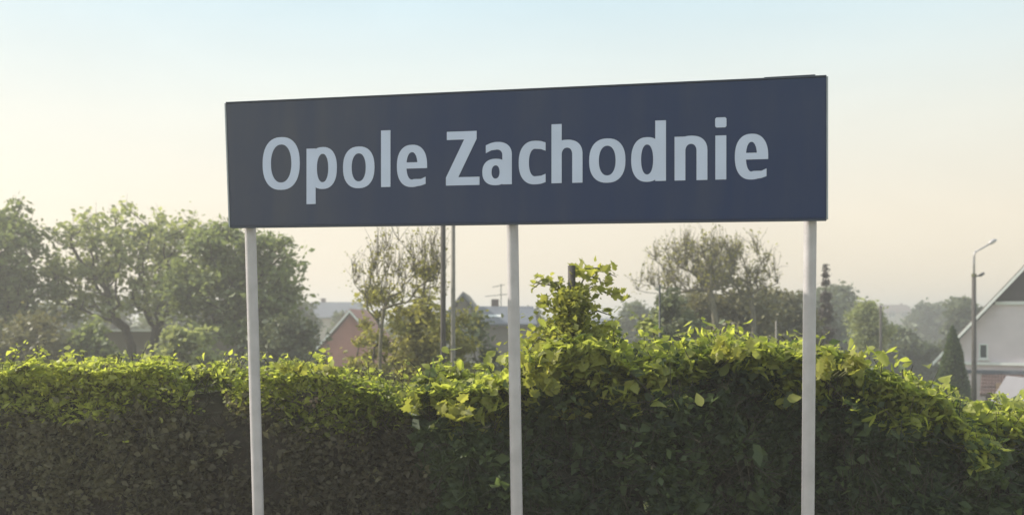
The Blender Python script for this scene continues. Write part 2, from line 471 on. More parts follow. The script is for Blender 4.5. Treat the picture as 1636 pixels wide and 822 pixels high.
# posts, a little out of plumb
def post(u, lean_top, lean_bottom, wob=0):
    zt = Z0 + H - .06; zb = 0.0
    x_t = u - W / 2; zm = Z0
    k = math.tan(lean_bottom)
    pts = [(x_t + k * (zm - z), .056, z) for z in (zb, zm * .5, zm, zt)]
    return obj('post', tube(bmesh.new(), pts, .0365, 20), M['galv'], sign, smooth=True)
for u, l in ((.122, R(1.75)), (1.886, R(.9)), (3.640, R(-.42))):
    p = post(u, 0, l)
    for v in (.12, .66):           # the clamps that hold the panel to the post
        obj('clamp', BX(-.06, .06, -.012, .012, -.02, .02, bev=.003), M['galv'], p, loc=P2(u, v, .031))
    k = math.tan(l)
    obj('base_plate', BX(-.10, .10, -.10, .10, .001, .016, bev=.003), M['galv'], p, loc=(u - W / 2 + k * Z0, .056, 0))

# lettering, each letter cut from film strips
BASE, XH, CAP, ASC, DESC = .234, .254, .330, .353, -.098
ST = .062
class Glyph:
    def __init__(s): s.bm = bmesh.new(); s.k = 0
    def strip(s, A, B):
        """A and B: the two sides of a band"""
        y0, y1 = -.0176, -.0200 - s.k * .0004; s.k += 1
        bm = s.bm
        va = [bm.verts.new(s.map(*p, y1)) for p in A]; vb = [bm.verts.new(s.map(*p, y1)) for p in B]
        wa = [bm.verts.new(s.map(*p, y0)) for p in A]; wb = [bm.verts.new(s.map(*p, y0)) for p in B]
        for i in range(len(A) - 1):
            bm.faces.new((va[i], va[i + 1], vb[i + 1], vb[i]))
            bm.faces.new((va[i], wa[i], wa[i + 1], va[i + 1])); bm.faces.new((vb[i], vb[i + 1], wb[i + 1], wb[i]))
        bm.faces.new((va[0], vb[0], wb[0], wa[0])); bm.faces.new((va[-1], wa[-1], wb[-1], vb[-1]))
    def map(s, x, z, y): return P2(s.u + x, BASE + z, y)
    def rect(s, x0, x1, z0, z1): s.strip([(x0, z0), (x0, z1)], [(x1, z0), (x1, z1)])
    def arc(s, cx, cz, a, b, tx, tz, a0=0, a1=360, n=2.35, ni=2.2, N=40, start=(), end=()):
        A, B = [], []
        for i in range(N + 1):
            t = R(a0 + (a1 - a0) * i / N); c, q = math.cos(t), math.sin(t)
            f = lambda v, e: math.copysign(abs(v) ** (2 / e), v)
            A.append((cx + a * f(c, n), cz + b * f(q, n)))
            B.append((cx + (a - tx) * f(c, ni), cz + (b - tz) * f(q, ni)))
        A = [(x, zo) for x, zo, zi in start] + A + [(x, zo) for x, zo, zi in end]
        B = [(x, zi) for x, zo, zi in start] + B + [(x, zi) for x, zo, zi in end]
        s.strip(A, B)

def letter(ch, u, w):
    u += .004; w -= .008
    g = Glyph(); g.u = u; T = ST; tz = .047; ov = .004
    if ch == 'O': g.arc(w / 2, CAP / 2, w / 2, CAP / 2 + ov, .058, .047)
    elif ch == 'o': g.arc(w / 2, XH / 2, w / 2, XH / 2 + ov, .058, .043)
    elif ch == 'l': g.rect(.003, .003 + T, 0, ASC)
    elif ch == 'i':
        g.rect(0, T, 0, XH); g.strip([(.006, .300), (-.001, .308), (-.001, .350), (.006, .358)], [(T - .006, .300), (T + .001, .308), (T + .001, .350), (T - .006, .358)])
    elif ch == 'p':
        g.arc(w * .54, XH / 2 + .002, w * .46, XH / 2 + .002 + ov, .058, .043); g.rect(.004, T + .004, DESC, XH)
    elif ch == 'd':
        g.arc(w * .46, XH / 2, w * .46, XH / 2 + ov, .058, .043); g.rect(w - T, w, 0, ASC)
    elif ch in 'hn':
        r = .085
        g.arc(w * .5, XH - r, w * .5, r + ov, T, .047, 0, 180, N=32); g.rect(w - T, w, 0, XH - r)
        g.rect(0, T, 0, ASC if ch == 'h' else XH)
    elif ch == 'e':
        g.arc(w / 2, XH / 2, w / 2, XH / 2 + ov, .062, .046, -5, 286, end=[(w * .80, .004, .045), (w * .95, .014, .058)])
        g.rect(.040, w - .0015, XH / 2 - .016, XH / 2 + .022)
    elif ch == 'c':
        g.arc(w * .60, XH / 2, w * .60, XH / 2 + ov, .063, .048, 84, 276, start=[(w * .985, XH - .008, XH - .058), (w * .82, XH + .001, XH - .047)], end=[(w * .82, -.001, .047), (w * .985, .008, .058)])
    elif ch == 'a':
        g.arc(w * .45, XH * .30, w * .45, XH * .30 + ov, .058, .040)
        g.arc(w * .50, XH - .078, w * .50, .078 + ov, T * .95, .046, 0, 96, N=24, end=[(w * .30, XH - .001, XH - .046), (w * .12, XH - .014, XH - .062)])
        g.rect(w - T * .95, w, 0, XH - .078)
    elif ch == 'Z':
        g.rect(.006, w - .018, CAP - .050, CAP); g.rect(0, w, 0, .050)
        g.strip([(0, .048), (w - .018 - .078, CAP - .048)], [(.078, .048), (w - .018, CAP - .048)])
    bmesh.ops.recalc_face_normals(g.bm, faces=g.bm.faces)
    return obj('letter', g.bm, M['white_letter'], sign)
for ch, u, wd in (('O', .246, .267), ('p', .548, .219), ('o', .801, .219), ('l', 1.053, .079), ('e', 1.161, .205),
                  ('Z', 1.480, .222), ('a', 1.712, .193), ('c', 1.940, .176), ('h', 2.142, .196), ('o', 2.370, .224),
                  ('d', 2.620, .211), ('n', 2.873, .196), ('i', 3.106, .073), ('e', 3.216, .194)):
    letter(ch, u, wd)

# ================================================================== HEDGE AND BUSHES BEHIND THE SIGN
HY = 8.5
def prof(pts):
    xs = [(p[0] - 818) / 1600 * HY for p in pts]; zs = [EYE + (515 - p[1]) / 1600 * HY for p in pts]
    return lambda X: np.interp(X, xs, zs)
TOP = prof([(-800, 580), (0, 586), (120, 588), (200, 591), (380, 601), (450, 595), (520, 599), (560, 612), (620, 626),
            (690, 612), (740, 620), (800, 616), (840, 572), (880, 548), (930, 542), (985, 560), (1030, 586), (1070, 580), (1120, 560),
            (1180, 552), (1250, 562), (1290, 570), (1340, 576), (1380, 588), (1440, 604), (1500, 624), (1540, 656), (1580, 670), (1636, 672), (1750, 682), (2400, 700)])
def hedge(name, label, cat, px0, px1, lm, core, n, leaf, seed, depth=1.5, yoff=0.0, rough=.12, sprig=.10, topsoft=.26, sunband=.27, twn=1500, ends=.5):
    x0, x1 = (px0 - 818) / 1600 * HY, (px1 - 818) / 1600 * HY
    t = thing(name, label, cat, ((x0 + x1) / 2, HY + depth / 2 + yoff, 0)); cx = (x0 + x1) / 2; cy = HY + depth / 2 + yoff
    nz = Noise(seed, 2.1); nz2 = Noise(seed + 1, 6.5); nz3 = Noise(seed + 2, 1.6)
    def front(X, Z):
        Pq = np.stack([X, Z * 1.2, X * 0 + 3], 1)
        r_ = np.clip((Z - (TOP(X) - .42)) / .42, 0, 1)
        return HY + yoff + .18 + nz(Pq) * rough + nz2(Pq) * rough * .4 + r_ ** 2 * min(.75, depth * .5)
    def top(X, Y):
        Pq = np.stack([X, Y, X * 0], 1)
        return TOP(X) - .02 + nz(Pq) * .05 + nz2(Pq) * .05
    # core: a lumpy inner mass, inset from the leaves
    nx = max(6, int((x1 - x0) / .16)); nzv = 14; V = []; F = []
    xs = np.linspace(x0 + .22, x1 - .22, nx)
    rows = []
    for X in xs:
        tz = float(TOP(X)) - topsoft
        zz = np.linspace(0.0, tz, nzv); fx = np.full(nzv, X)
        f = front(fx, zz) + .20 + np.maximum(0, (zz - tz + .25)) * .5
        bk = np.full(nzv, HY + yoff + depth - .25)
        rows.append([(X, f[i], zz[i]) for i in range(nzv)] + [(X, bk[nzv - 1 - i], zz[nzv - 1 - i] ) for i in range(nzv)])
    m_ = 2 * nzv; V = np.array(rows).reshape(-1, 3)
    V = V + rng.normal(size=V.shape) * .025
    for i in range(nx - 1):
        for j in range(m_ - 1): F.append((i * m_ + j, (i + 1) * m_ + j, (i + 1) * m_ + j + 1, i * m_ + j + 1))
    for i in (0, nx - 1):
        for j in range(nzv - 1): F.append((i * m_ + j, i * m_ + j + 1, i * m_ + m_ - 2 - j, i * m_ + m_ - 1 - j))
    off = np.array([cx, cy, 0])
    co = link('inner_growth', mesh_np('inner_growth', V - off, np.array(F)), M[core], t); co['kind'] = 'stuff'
    # leaves
    nf, ntp = int(n * .62), int(n * .38)
    X = rng.uniform(x0, x1, nf); tz = TOP(X)
    Z = .1 + (tz - .1) * rng.uniform(0, 1, nf) ** .75
    Y = front(X, Z) + rng.exponential(.07, nf) - .03
    a = np.stack([X, Y, Z], 1)
    X = rng.uniform(x0, x1, ntp); Y = HY + yoff + .12 + rng.uniform(0, 1, ntp) ** 1.3 * (depth - .2)
    Z = top(X, Y) - rng.exponential(.075, ntp) + .02
    e = np.abs(Y - HY - yoff - depth / 2) / (depth / 2); Z -= np.maximum(0, e - .7) * .35
    b = np.stack([X, Y, Z], 1)
    Pn = np.concatenate([a, b])
    # thin out by clumps so that dark gaps show
    k = nz2(Pn * np.array([1.3, 1, 1.7])) + rng.normal(size=len(Pn)) * .5
    keep = k > -.35 + .45 * nz3(Pn * np.array([1, .3, 1.4]))
    Pn = Pn[keep]; tint = .45 + .35 * nz(Pn * .8) + rng.normal(size=len(Pn)) * .2
    # outer shoots: thin stems with leaves that stand clear of the outline
    segs = []; L = []
    ns = int((x1 - x0) * sprig * 100)
    for _ in range(ns):
        X = rng.uniform(x0, x1); q = rng.uniform()
        if q < .65:
            Yp = HY + yoff + rng.uniform(.15, depth * .7); p = np.array([X, Yp, float(TOP(X)) - .06]); d = np.array([rng.normal() * .5, rng.normal() * .3 - .1, 1.0])
            ln = rng.uniform(.10, .26)
        else:
            Zp = float(TOP(X)) - rng.uniform(.05, 1.1); p = np.array([X, float(front(np.array([X]), np.array([Zp]))[0]), Zp]); d = np.array([rng.normal() * .8, -1.0, rng.normal() * .6 - .1])
            ln = rng.uniform(.08, .22)
        d /= np.linalg.norm(d); q2 = p.copy()
        for j in range(4):
            nd = d + rng.normal(size=3) * .18 + np.array([0, 0, -.10 * j]); nd /= np.linalg.norm(nd)
            q3 = q2 + nd * ln / 4 * 1.2
            segs.append([*(q2 - off), *(q3 - off), .004, .003]); q2 = q3
            for _k in range(3): L.append(q2 + rng.normal(size=3) * leaf * .5)
    L = np.array(L).reshape(-1, 3)
    Pa = np.concatenate([Pn, L]); tint = np.concatenate([tint, rng.uniform(.5, 1, len(L))])
    lit = (Pa[:, 2] > TOP(Pa[:, 0]) - sunband - .13 * nz2(Pa * .5) + rng.normal(size=len(Pa)) * .05 - rng.exponential(.045, len(Pa))) & (rng.uniform(size=len(Pa)) < .88)  # leaves near the top get the colour of a painted sunlit band
    lit_o = leaves('sun_tinted_leaves', Pa[lit] - off, leaf * .92, M['leaf_sun_tint'], t, tint=tint[lit] * .8 + .1 + rng.normal(size=int(lit.sum())) * .15, upbias=.8, full=True, jit=.5); lit_o['kind'] = 'stuff'
    Pa, tint = Pa[~lit], tint[~lit]
    lo = leaves('foliage', Pa - off, leaf, M[lm], t, tint=tint, upbias=.5, face=(0, -.5, 0), jit=.45, droop=.25); lo['kind'] = 'stuff'
    # woody twigs over the dark face
    X = rng.uniform(x0, x1, twn); Z = rng.uniform(.2, 1, twn) * (TOP(X) - .15)
    Y = front(X, Z) + .05
    d = rng.normal(size=(twn, 3)) * np.array([1, .3, 1.2]); d /= np.linalg.norm(d, axis=1)[:, None]
    ln = rng.uniform(.12, .4, (twn, 1)); p0 = np.stack([X, Y, Z], 1) - off
    md = p0 + d * ln * .5 + rng.normal(size=(twn, 3)) * .02; p1 = p0 + d * ln
    sg = np.concatenate([np.concatenate([p0, md, np.full((twn, 1), .005), np.full((twn, 1), .004)], 1),
                         np.concatenate([md, p1, np.full((twn, 1), .004), np.full((twn, 1), .002)], 1), np.array(segs)], 0)
    st = segs_mesh('twigs', sg, M['twig'], t, 5); st['kind'] = 'stuff'
    return t
hedge('hedge', 'long clipped hedge with olive leaves along the left behind the sign', 'hedge', -620, 700, 'leaf_hedge_l', 'core_brown', 150000, .050, 11, rough=.10, sprig=.25, topsoft=.24, sunband=.33)
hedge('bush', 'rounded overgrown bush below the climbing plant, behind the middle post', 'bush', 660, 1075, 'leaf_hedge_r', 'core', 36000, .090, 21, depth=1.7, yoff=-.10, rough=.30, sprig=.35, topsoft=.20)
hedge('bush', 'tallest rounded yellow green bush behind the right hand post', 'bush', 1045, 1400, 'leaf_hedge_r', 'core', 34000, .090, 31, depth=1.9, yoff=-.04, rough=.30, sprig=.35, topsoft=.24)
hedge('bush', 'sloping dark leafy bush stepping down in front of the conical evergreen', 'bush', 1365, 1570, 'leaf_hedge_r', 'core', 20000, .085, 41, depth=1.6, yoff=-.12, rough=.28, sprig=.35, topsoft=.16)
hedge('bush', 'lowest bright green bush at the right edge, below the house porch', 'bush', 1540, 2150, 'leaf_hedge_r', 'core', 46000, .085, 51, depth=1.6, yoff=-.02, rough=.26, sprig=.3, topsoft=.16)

# ------------------------------------------------------------------ big leaves that can be told apart
def lobed_leaf(k):
    """a five lobed leaf, folded along its midrib, about 1 long"""
    out = [(0, 0), (.22, -.06), (.42, .10), (.30, .26), (.52, .46), (.30, .52), (.26, .70), (.10, .74), (0, 1.0)]
    bm = bmesh.new(); g = random.Random(k); curl = g.uniform(.1, .35); bend = g.uniform(-.3, .3)
    def P(x, y): return (x, y, abs(x) * curl - bend * y * y)
    mid = [bm.verts.new(P(0, y)) for y in (0, .2, .4, .6, .8, 1.0)]
    for s in (-1, 1):
        e = [bm.verts.new(P(s * x * g.uniform(.88, 1.1), y)) for x, y in out[1:-1]]
        seq = [(0, 0), (1, 0), (1, 1), (2, 2), (2, 3), (3, 4), (4, 5), (4, 6), (5, 6)]
        for (m0, e0), (m1, e1) in zip(seq, seq[1:]):
            vs = [mid[m0]] + ([mid[m1]] if m1 != m0 else []) + [e[e1]] + ([e[e0]] if e1 != e0 else [])
            if len(set(vs)) >= 3:
                bm.faces.new(vs if s > 0 else vs[::-1])
    me = bpy.data.meshes.new('leaf'); 
    bm.to_mesh(me); bm.free()
    a = me.attributes.new('tint', 'FLOAT', 'POINT'); v = g.uniform(.35, 1)
    a.data.foreach_set('value', [v] * len(me.vertices))
    me.materials.append(M['leaf_vine']); return me
LV = [lobed_leaf(k) for k in range(8)]
def put_leaf(p, size, parent, g, nrm=None):
    o = bpy.data.objects.new('leaf', LV[g.randrange(8)]); COL.objects.link(o); o.parent = parent
    o.location = p; o.scale = (size,) * 3
    o.rotation_euler = (g.uniform(-.9, .9) + R(55), g.uniform(-.8, .8), g.uniform(-math.pi, math.pi))
    return o

# climbing plant up a post
def climber():
    b = at(915, 560, 9.0); t = thing('climbing_plant', 'tall climbing plant with big yellow green leaves on a stake beside the middle post', 'plant', (b.x, b.y, 0))
    g = random.Random(5)
    st = obj('stake', tube(bmesh.new(), [(0, 0, 0), (.0, 0, 1.6), (-.01, 0, at(915, 424, 9).z)], .034, 12), M['wood_pole'], t, smooth=True)
    shoots = [  # pixel paths of the main shoots
        [(912, 560), (905, 500), (912, 450), (925, 430), (955, 428), (985, 442)],
        [(915, 520), (925, 470), (945, 458), (975, 470), (1000, 474)],
        [(910, 480), (888, 452), (868, 446), (852, 454)],
        [(910, 520), (898, 470), (880, 455), (862, 452), (850, 462)],
        [(908, 540), (895, 500), (880, 486), (858, 482)],
        [(915, 540), (935, 505), (955, 496), (980, 505)],
        [(905, 570), (880, 545), (860, 540), (845, 560)],
        [(920, 560), (940, 540), (965, 530), (990, 545)],
        [(916, 480), (935, 440), (958, 445), (962, 462)]]
    n = 0
    for i, s in enumerate(shoots):
        pts = []; dd = g.uniform(-.25, .25)
        for j, (x, y) in enumerate(s):
            q = at(x, y, 9.0 + dd * j / len(s)); pts.append(q - Vector((b.x, b.y, 0)))
        obj('shoot', tube(bmesh.new(), pts, [.008] * (len(pts) - 1) + [.003], 6), M['leaf_stem'], t, smooth=True)
        for a, c in zip(pts, pts[1:]):
            k = max(2, int((c - a).length / .022))
            for q in range(k):
                f = (q + g.random()) / k
                p = a.lerp(c, f) + Vector((g.gauss(0, .045), g.gauss(0, .06), g.gauss(0, .035)))
                put_leaf(p, g.uniform(.05, .12), t, g); n += 1
    # the plant's denser lower skirt
    C = []
    for _ in range(3600):
        z = g.random(); x = g.gauss(0, .08 + .24 * (1 - z)) + (-.08 * (1 - z)); C.append((x, g.gauss(0, .13), 1.75 + z * 1.15))
    o = leaves('foliage', np.array(C), .055, M['leaf_vine'], t, tint=rng.uniform(0, .8, len(C))); o['kind'] = 'stuff'
M['leaf_stem'] = plain('green_stem', (.10, .10, .04), .7, .2, 10)
climber()

def shoot_plant(label, px, py, d, n, spread, size, seed, rise=.25):
    b = at(px, py, d); g = random.Random(seed)
    t = thing('leafy_shoot', label, 'plant', (b.x, b.y, 0))
    zb = b.z
    for k in range(n):
        a = g.uniform(-1, 1); e = Vector((a * spread, g.gauss(0, .06) - .05, g.uniform(-.4, 1) * rise))
        p0 = Vector((a * spread * .5, .45, zb - .12)); p1 = Vector((a * spread * .5, .12, zb - .02)); p2 = Vector((0, 0, zb)) + e
        pts = [p0, p1, p1.lerp(p2, .5) + Vector((0, 0, .02)), p2]
        obj('stem', tube(bmesh.new(), pts, [.006, .005, .004, .002], 6), M['leaf_stem'], t, smooth=True)
        for q in range(7):
            f = .25 + .75 * q / 6
            p = p1.lerp(p2, f) + Vector((g.gauss(0, .02), g.gauss(0, .03) - .02, g.gauss(0, .02)))
            put_leaf(p, size * g.uniform(.6, 1.25), t, g)
    return t
shoot_plant('bright yellow green leafy shoot leaning over the hedge left of the middle post', 700, 655, 8.35, 8, .32, .10, 1, .16)
shoot_plant('yellow green shoots hugging the right side of the middle post', 858, 610, 8.25, 9, .14, .10, 2, .32)
shoot_plant('yellow green shoots spilling over beside the right hand post', 1345, 590, 8.2, 8, .22, .10, 3, .14)
shoot_plant('bright shoots on top of the rounded bush between middle and right posts', 1175, 566, 8.3, 9, .30, .085, 4, .10)
shoot_plant('bright shoots on the hedge top just right of the left post', 490, 592, 8.4, 7, .32, .075, 6, .05)

# ================================================================== TREES
G = -1.0
def ground_at(px, d): return ((px - 818) / 1600 * d, d, G)
def zz(py, d): return EYE + (515 - py) / 1600 * d - G       # height above the field
# three dense trees at the left, sunlit from behind
def lob(pxc, pyc, rpx, rpy, d, px0, dep=None):
    k = d / 1600
    return ((pxc - px0) * k, 0, zz(pyc, d), rpx * k, (dep or rpx) * k, rpy * k)
d = 33
tree('broadleaf_tree', 'dark dense tree cut off by the left edge of the view', 'tree', ground_at(5, d), [lob(0, 420, 95, 90, d, 5), lob(-60, 400, 80, 85, d, 5), lob(20, 350, 45, 35, d, 5), lob(-10, 470, 105, 50, d, 5), lob(10, 510, 90, 30, d, 5)],
     190, 58, .46, .17, 'leaf_tree', 'bark', 3.6, .17, ntw=4, twl=.5)
d = 34
tree('broadleaf_tree', 'spreading tree with a bright gappy crown and forked trunk, left of the sign', 'tree', ground_at(228, d), [lob(215, 375, 90, 45, d, 228), lob(130, 405, 55, 50, d, 228), lob(300, 390, 60, 45, d, 228), lob(215, 425, 110, 40, d, 228), lob(275, 465, 80, 45, d, 228), lob(110, 470, 40, 45, d, 228, 60), lob(190, 480, 60, 30, d, 228, 60)],
     190, 34, .42, .17, 'leaf_pale', 'bark', 3.4, .17, stems=2, spread=.16, ntw=5, twl=.55)
d = 32
tree('broadleaf_tree', 'dark tree rising behind the left post and the lower left corner of the sign', 'tree', ground_at(385, d), [lob(375, 405, 70, 55, d, 385), lob(420, 440, 60, 65, d, 385), lob(345, 470, 85, 55, d, 385), lob(425, 490, 72, 40, d, 385), lob(350, 370, 30, 30, d, 385), lob(400, 525, 80, 30, d, 385)],
     200, 60, .46, .17, 'leaf_tree', 'bark', 3.3, .16, ntw=4, twl=.5)
# low growth under and between them
def shrub(label, px, pytop, rpx, d, lm='leaf_far', n=60, lpc=110, leaf=.12, h=None, name='shrub', cat='shrub', bm_='bark'):
    H = zz(pytop, d); k = d / 1600; H *= 1.08
    return tree(name, label, cat, ground_at(px, d), [(0, 0, H * .55, rpx * k, rpx * k * .8, H * .45), (rpx * k * .4, 0, H * .35, rpx * k * .7, rpx * k * .6, H * .35), (-rpx * k * .45, 0, H * .4, rpx * k * .65, rpx * k * .6, H * .38)],
                n, int(lpc * 1.7), .35 * min(H / 2.5, rpx * k), leaf * 1.45, lm, bm_, H * .7, .05, stems=3, spread=.15, ntw=3, twl=.3, crown='foliage', trunk='branches')
shrub('grey green shrub under the dark tree at the left edge', 40, 520, 110, 28, 'leaf_brown', 90, 120)
shrub('olive shrub under the gappy tree, left of its trunk', 150, 535, 70, 29, 'leaf_tree', 70)
shrub('pale shrub under the gappy tree, between trunk and left post', 290, 520, 60, 27, 'leaf_pale', 60)
shrub('grey green shrub just right of the left post, below the dark tree', 455, 515, 62, 30, 'leaf_far', 80)
# young tree with upright twigs between the left post and the twin poles
d = 19
tree('young_tree', 'sparse young tree with upright budding twigs, left of the two tall poles', 'tree', ground_at(640, d), [lob(640, 440, 62, 62, d, 640), lob(600, 455, 40, 45, d, 640), lob(690, 440, 34, 60, d, 640)],
     62, 12, .20, .055, 'leaf_bud', 'bark_pale', 2.6, .035, stems=8, spread=.16, ntw=6, twl=.55, tup=1.8, flat=1.6, tr=.006)
shrub('olive shrub around the foot of the sparse young tree', 688, 448, 66, 21, 'leaf_bud', 110, 90, .07)
shrub('green shrub with a yellow tinge left of the sparse young tree', 598, 470, 48, 20, 'leaf_bud', 80, 60, .06)
shrub('small dark green shrub in front of the grey brown barn', 740, 520, 60, 24, 'leaf_far', 60, 110, .09)
# broad open tree between middle and right posts
d = 30
tree('broadleaf_tree', 'broad sparse tree with fine leafy twigs between the middle and right posts', 'tree', ground_at(1145, d), [lob(1110, 430, 75, 45, d, 1145), lob(1180, 430, 60, 42, d, 1145), lob(1140, 410, 60, 28, d, 1145), lob(1060, 455, 45, 28, d, 1145), lob(1215, 455, 40, 25, d, 1145)],
     140, 9, .26, .075, 'leaf_bud', 'bark_pale', 2.4, .09, stems=7, spread=.26, ntw=8, twl=.6, tup=1.1, flat=1.2, tr=.009)
shrub('grey brown thicket under the broad sparse tree', 1150, 462, 92, 33, 'leaf_brown', 150, 130, .11)
shrub('brownish thicket behind the right post', 1245, 468, 60, 36, 'leaf_brown', 110, 120, .12)
shrub('pale green shrub beside the thin iron stake', 1035, 505, 50, 17, 'leaf_pale', 70, 70, .06)
shrub('rounded grey green shrub below the broad sparse tree', 1075, 480, 45, 27, 'leaf_far', 80, 110, .1)
# treeline right of the right post
shrub('dark grey wooded clump left of the light green tree', 1330, 470, 55, 70, 'leaf_far', 150, 120, .22)
shrub('hazy dark clump right beside the right post, under the conifer', 1290, 490, 50, 62, 'leaf_far', 120, 120, .22)
tree('slender_tree', 'light green upright tree in the field right of the conifer', 'tree', ground_at(1388, 45), [lob(1385, 515, 26, 30, 45, 1388), lob(1392, 530, 30, 30, 45, 1388), lob(1385, 498, 20, 14, 45, 1388)],
     90, 80, .4, .13, 'leaf_pale', 'bark', 3, .09, ntw=4, twl=.35)
shrub('dark rounded far tree left of the house roof', 1490, 488, 32, 120, 'leaf_far', 120, 130, .4, name='far_tree', cat='tree')
shrub('hazy green tree rising behind the lower end of the house roof', 1545, 478, 30, 75, 'leaf_far', 110, 110, .25, name='far_tree', cat='tree')
shrub('low dark green shrub row in the field right of the light green tree', 1440, 530, 50, 58, 'leaf_far', 90, 120, .2)
# dark cone shaped evergreen in front of the house
def cone_tree(name, label, px, pytop, rpx, d, lm, n, leaf, pybot=None, power=1.0, layers=None, twn=0):
    H = zz(pytop, d); r = rpx * d / 1600
    t = thing(name, label, 'tree', ground_at(px, d))
    P = []
    if layers:
        sg = [[0, 0, 0, 0, 0, H * .97, .07, .01]]
        for k in range(layers * 3):
            f = (k + rng.uniform(-1, 1)) / layers / 3; f = min(max(f, 0), .985)
            z = H * (.12 + .86 * f); rr = r * (1 - f) ** 1.05 + .02
            m = 4
            for j in range(m):
                a = 2 * math.pi * (j + .37 * k) / m + rng.normal() * .15; l = rr * rng.uniform(.55, 1.15)
                e = np.array([math.cos(a) * l, math.sin(a) * l, z - .22 * l + rng.normal() * .05]); s0 = np.array([0, 0, z])
                sg.append([*s0, *e, .02, .006]); q = rng.uniform(.1, 1, (2 + int(n / layers / 6 * rr / r), 1))
                P.append(s0 * (1 - q) + e * q + rng.normal(size=(len(q), 3)) * np.array([.06, .06, .05]))
        segs_mesh('trunk', sg, M['bark'], t)
    else:
        segs_mesh('trunk', [[0, 0, 0, 0, 0, H * .9, .07, .02]], M['bark'], t)
        f = rng.uniform(0, 1, n) ** .7; z = H * (1 - f) ; rr = r * np.minimum(1, f * 1.25) ** power
        a = rng.uniform(0, 6.283, n); ns = Noise(int(px), 3.0)
        q = np.stack([np.cos(a) * rr, np.sin(a) * rr, z], 1)
        s = 1 + ns(q) * .10 - rng.exponential(.10, n); q[:, :2] *= s[:, None]; P = [q]
        bm = bmesh.new(); tube(bm, [(0, 0, .1), (0, 0, H * .4), (0, 0, H * .75), (0, 0, H * .93)], [r * .75, r * .62, r * .3, .03], 14)
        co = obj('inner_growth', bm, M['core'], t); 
    P = np.concatenate(P)
    leaves('crown', P, leaf, M[lm], t, droop=.2, aspect=.4)
    return t
cone_tree('conifer', 'dark cone shaped evergreen beside the lamp post, against the house gable', 1522, 520, 34, 33, 'leaf_hedge_r', 14000, .09, power=.8)
cone_tree('spruce', 'tall thin reddish brown spruce just right of the right post', 1319, 416, 27, 40, 'needle', 15000, .10, layers=13)

# garden trees among the far houses
for px_, py_, r_, d_, wh in ((60, 480, 70, 62, 'behind the dark tree at the left edge'), (180, 478, 80, 66, 'seen through the trunks of the bright gappy tree'), (300, 480, 80, 60, 'between the gappy tree and the left post'),
        (400, 490, 60, 66, 'right behind the left post'), (470, 497, 40, 68, 'between the left post and the grey roofed house'), (560, 503, 30, 75, 'just behind the ridge of the pinkish red house'),
        (660, 500, 46, 64, 'behind the olive shrub, left of the two tall poles'), (845, 500, 34, 66, 'between the middle post and the climbing plant'), (1020, 498, 40, 68, 'left of the thin iron stake'),
        (1100, 488, 50, 74, 'behind the left half of the broad sparse tree'), (1160, 492, 40, 70, 'behind the trunk of the broad sparse tree'), (1215, 486, 50, 76, 'between the broad sparse tree and the right post'),
        (1270, 480, 40, 80, 'just left of the right post'), (1360, 500, 36, 84, 'between the spruce and the light green upright tree')):
    o = shrub('hazy grey green garden tree ' + wh, px_, py_, r_, d_, 'leaf_far', 60, 60, .26, name='garden_tree', cat='tree'); o['group'] = 'garden trees among the far houses'
# woods along the horizon
def woods():
    P = []; T = []
    ns = Noise(9, .05)
    for x in np.arange(-260, 260, 2.3):
        d = 230 + 40 * math.sin(x * .02) + rng.uniform(-15, 15)
        h = 4.6 + 1.3 * float(ns(np.array([[x, 0, 0]]))[0]) + rng.uniform(-.6, .9)
        k = 130
        q = rng.normal(size=(k, 3)) * np.array([1.3, 1.3, h * .26]); q[:, 2] = np.abs(q[:, 2] + h * .5); q[:, 2] = np.minimum(q[:, 2], h * rng.uniform(.85, 1.08, k))
        P.append(q + np.array([x, d, G])); T.append(np.full(k, rng.uniform(0, 1)))
    o = leaves('far_woods', np.concatenate(P), .8, M['leaf_far'], None, tint=np.concatenate(T))
    tag(o, 'hazy belt of far woods along the horizon', 'woods', None, 'stuff')
woods()

# ================================================================== BUILDINGS
def window(parent, x, z, w_, h_, y, depth=.06, cross=True, mat_='white'):
    """frame with recessed pane and a sill, on the face y (towards the camera)"""
    bm = bmesh.new(); t = .06
    box(bm, x - w_ / 2, x - w_ / 2 + t, y - depth, y + .02, z, z + h_); box(bm, x + w_ / 2 - t, x + w_ / 2, y - depth, y + .02, z, z + h_)
    box(bm, x - w_ / 2 + t, x + w_ / 2 - t, y - depth, y + .02, z, z + t); box(bm, x - w_ / 2 + t, x + w_ / 2 - t, y - depth, y + .02, z + h_ - t, z + h_)
    if cross: box(bm, x - .025, x + .025, y - depth * .8, y + .02, z + t, z + h_ - t)
    f = obj('window', bm, M[mat_], parent)
    obj('pane', BX(x - w_ / 2 + t, x + w_ / 2 - t, y - depth * .4, y - depth * .3, z + t, z + h_ - t), M['glass'], f)
    obj('sill', BX(x - w_ / 2 - .06, x + w_ / 2 + .06, y - .14, y - .002, z - .06, z - .003), M['white'], f)
    return f

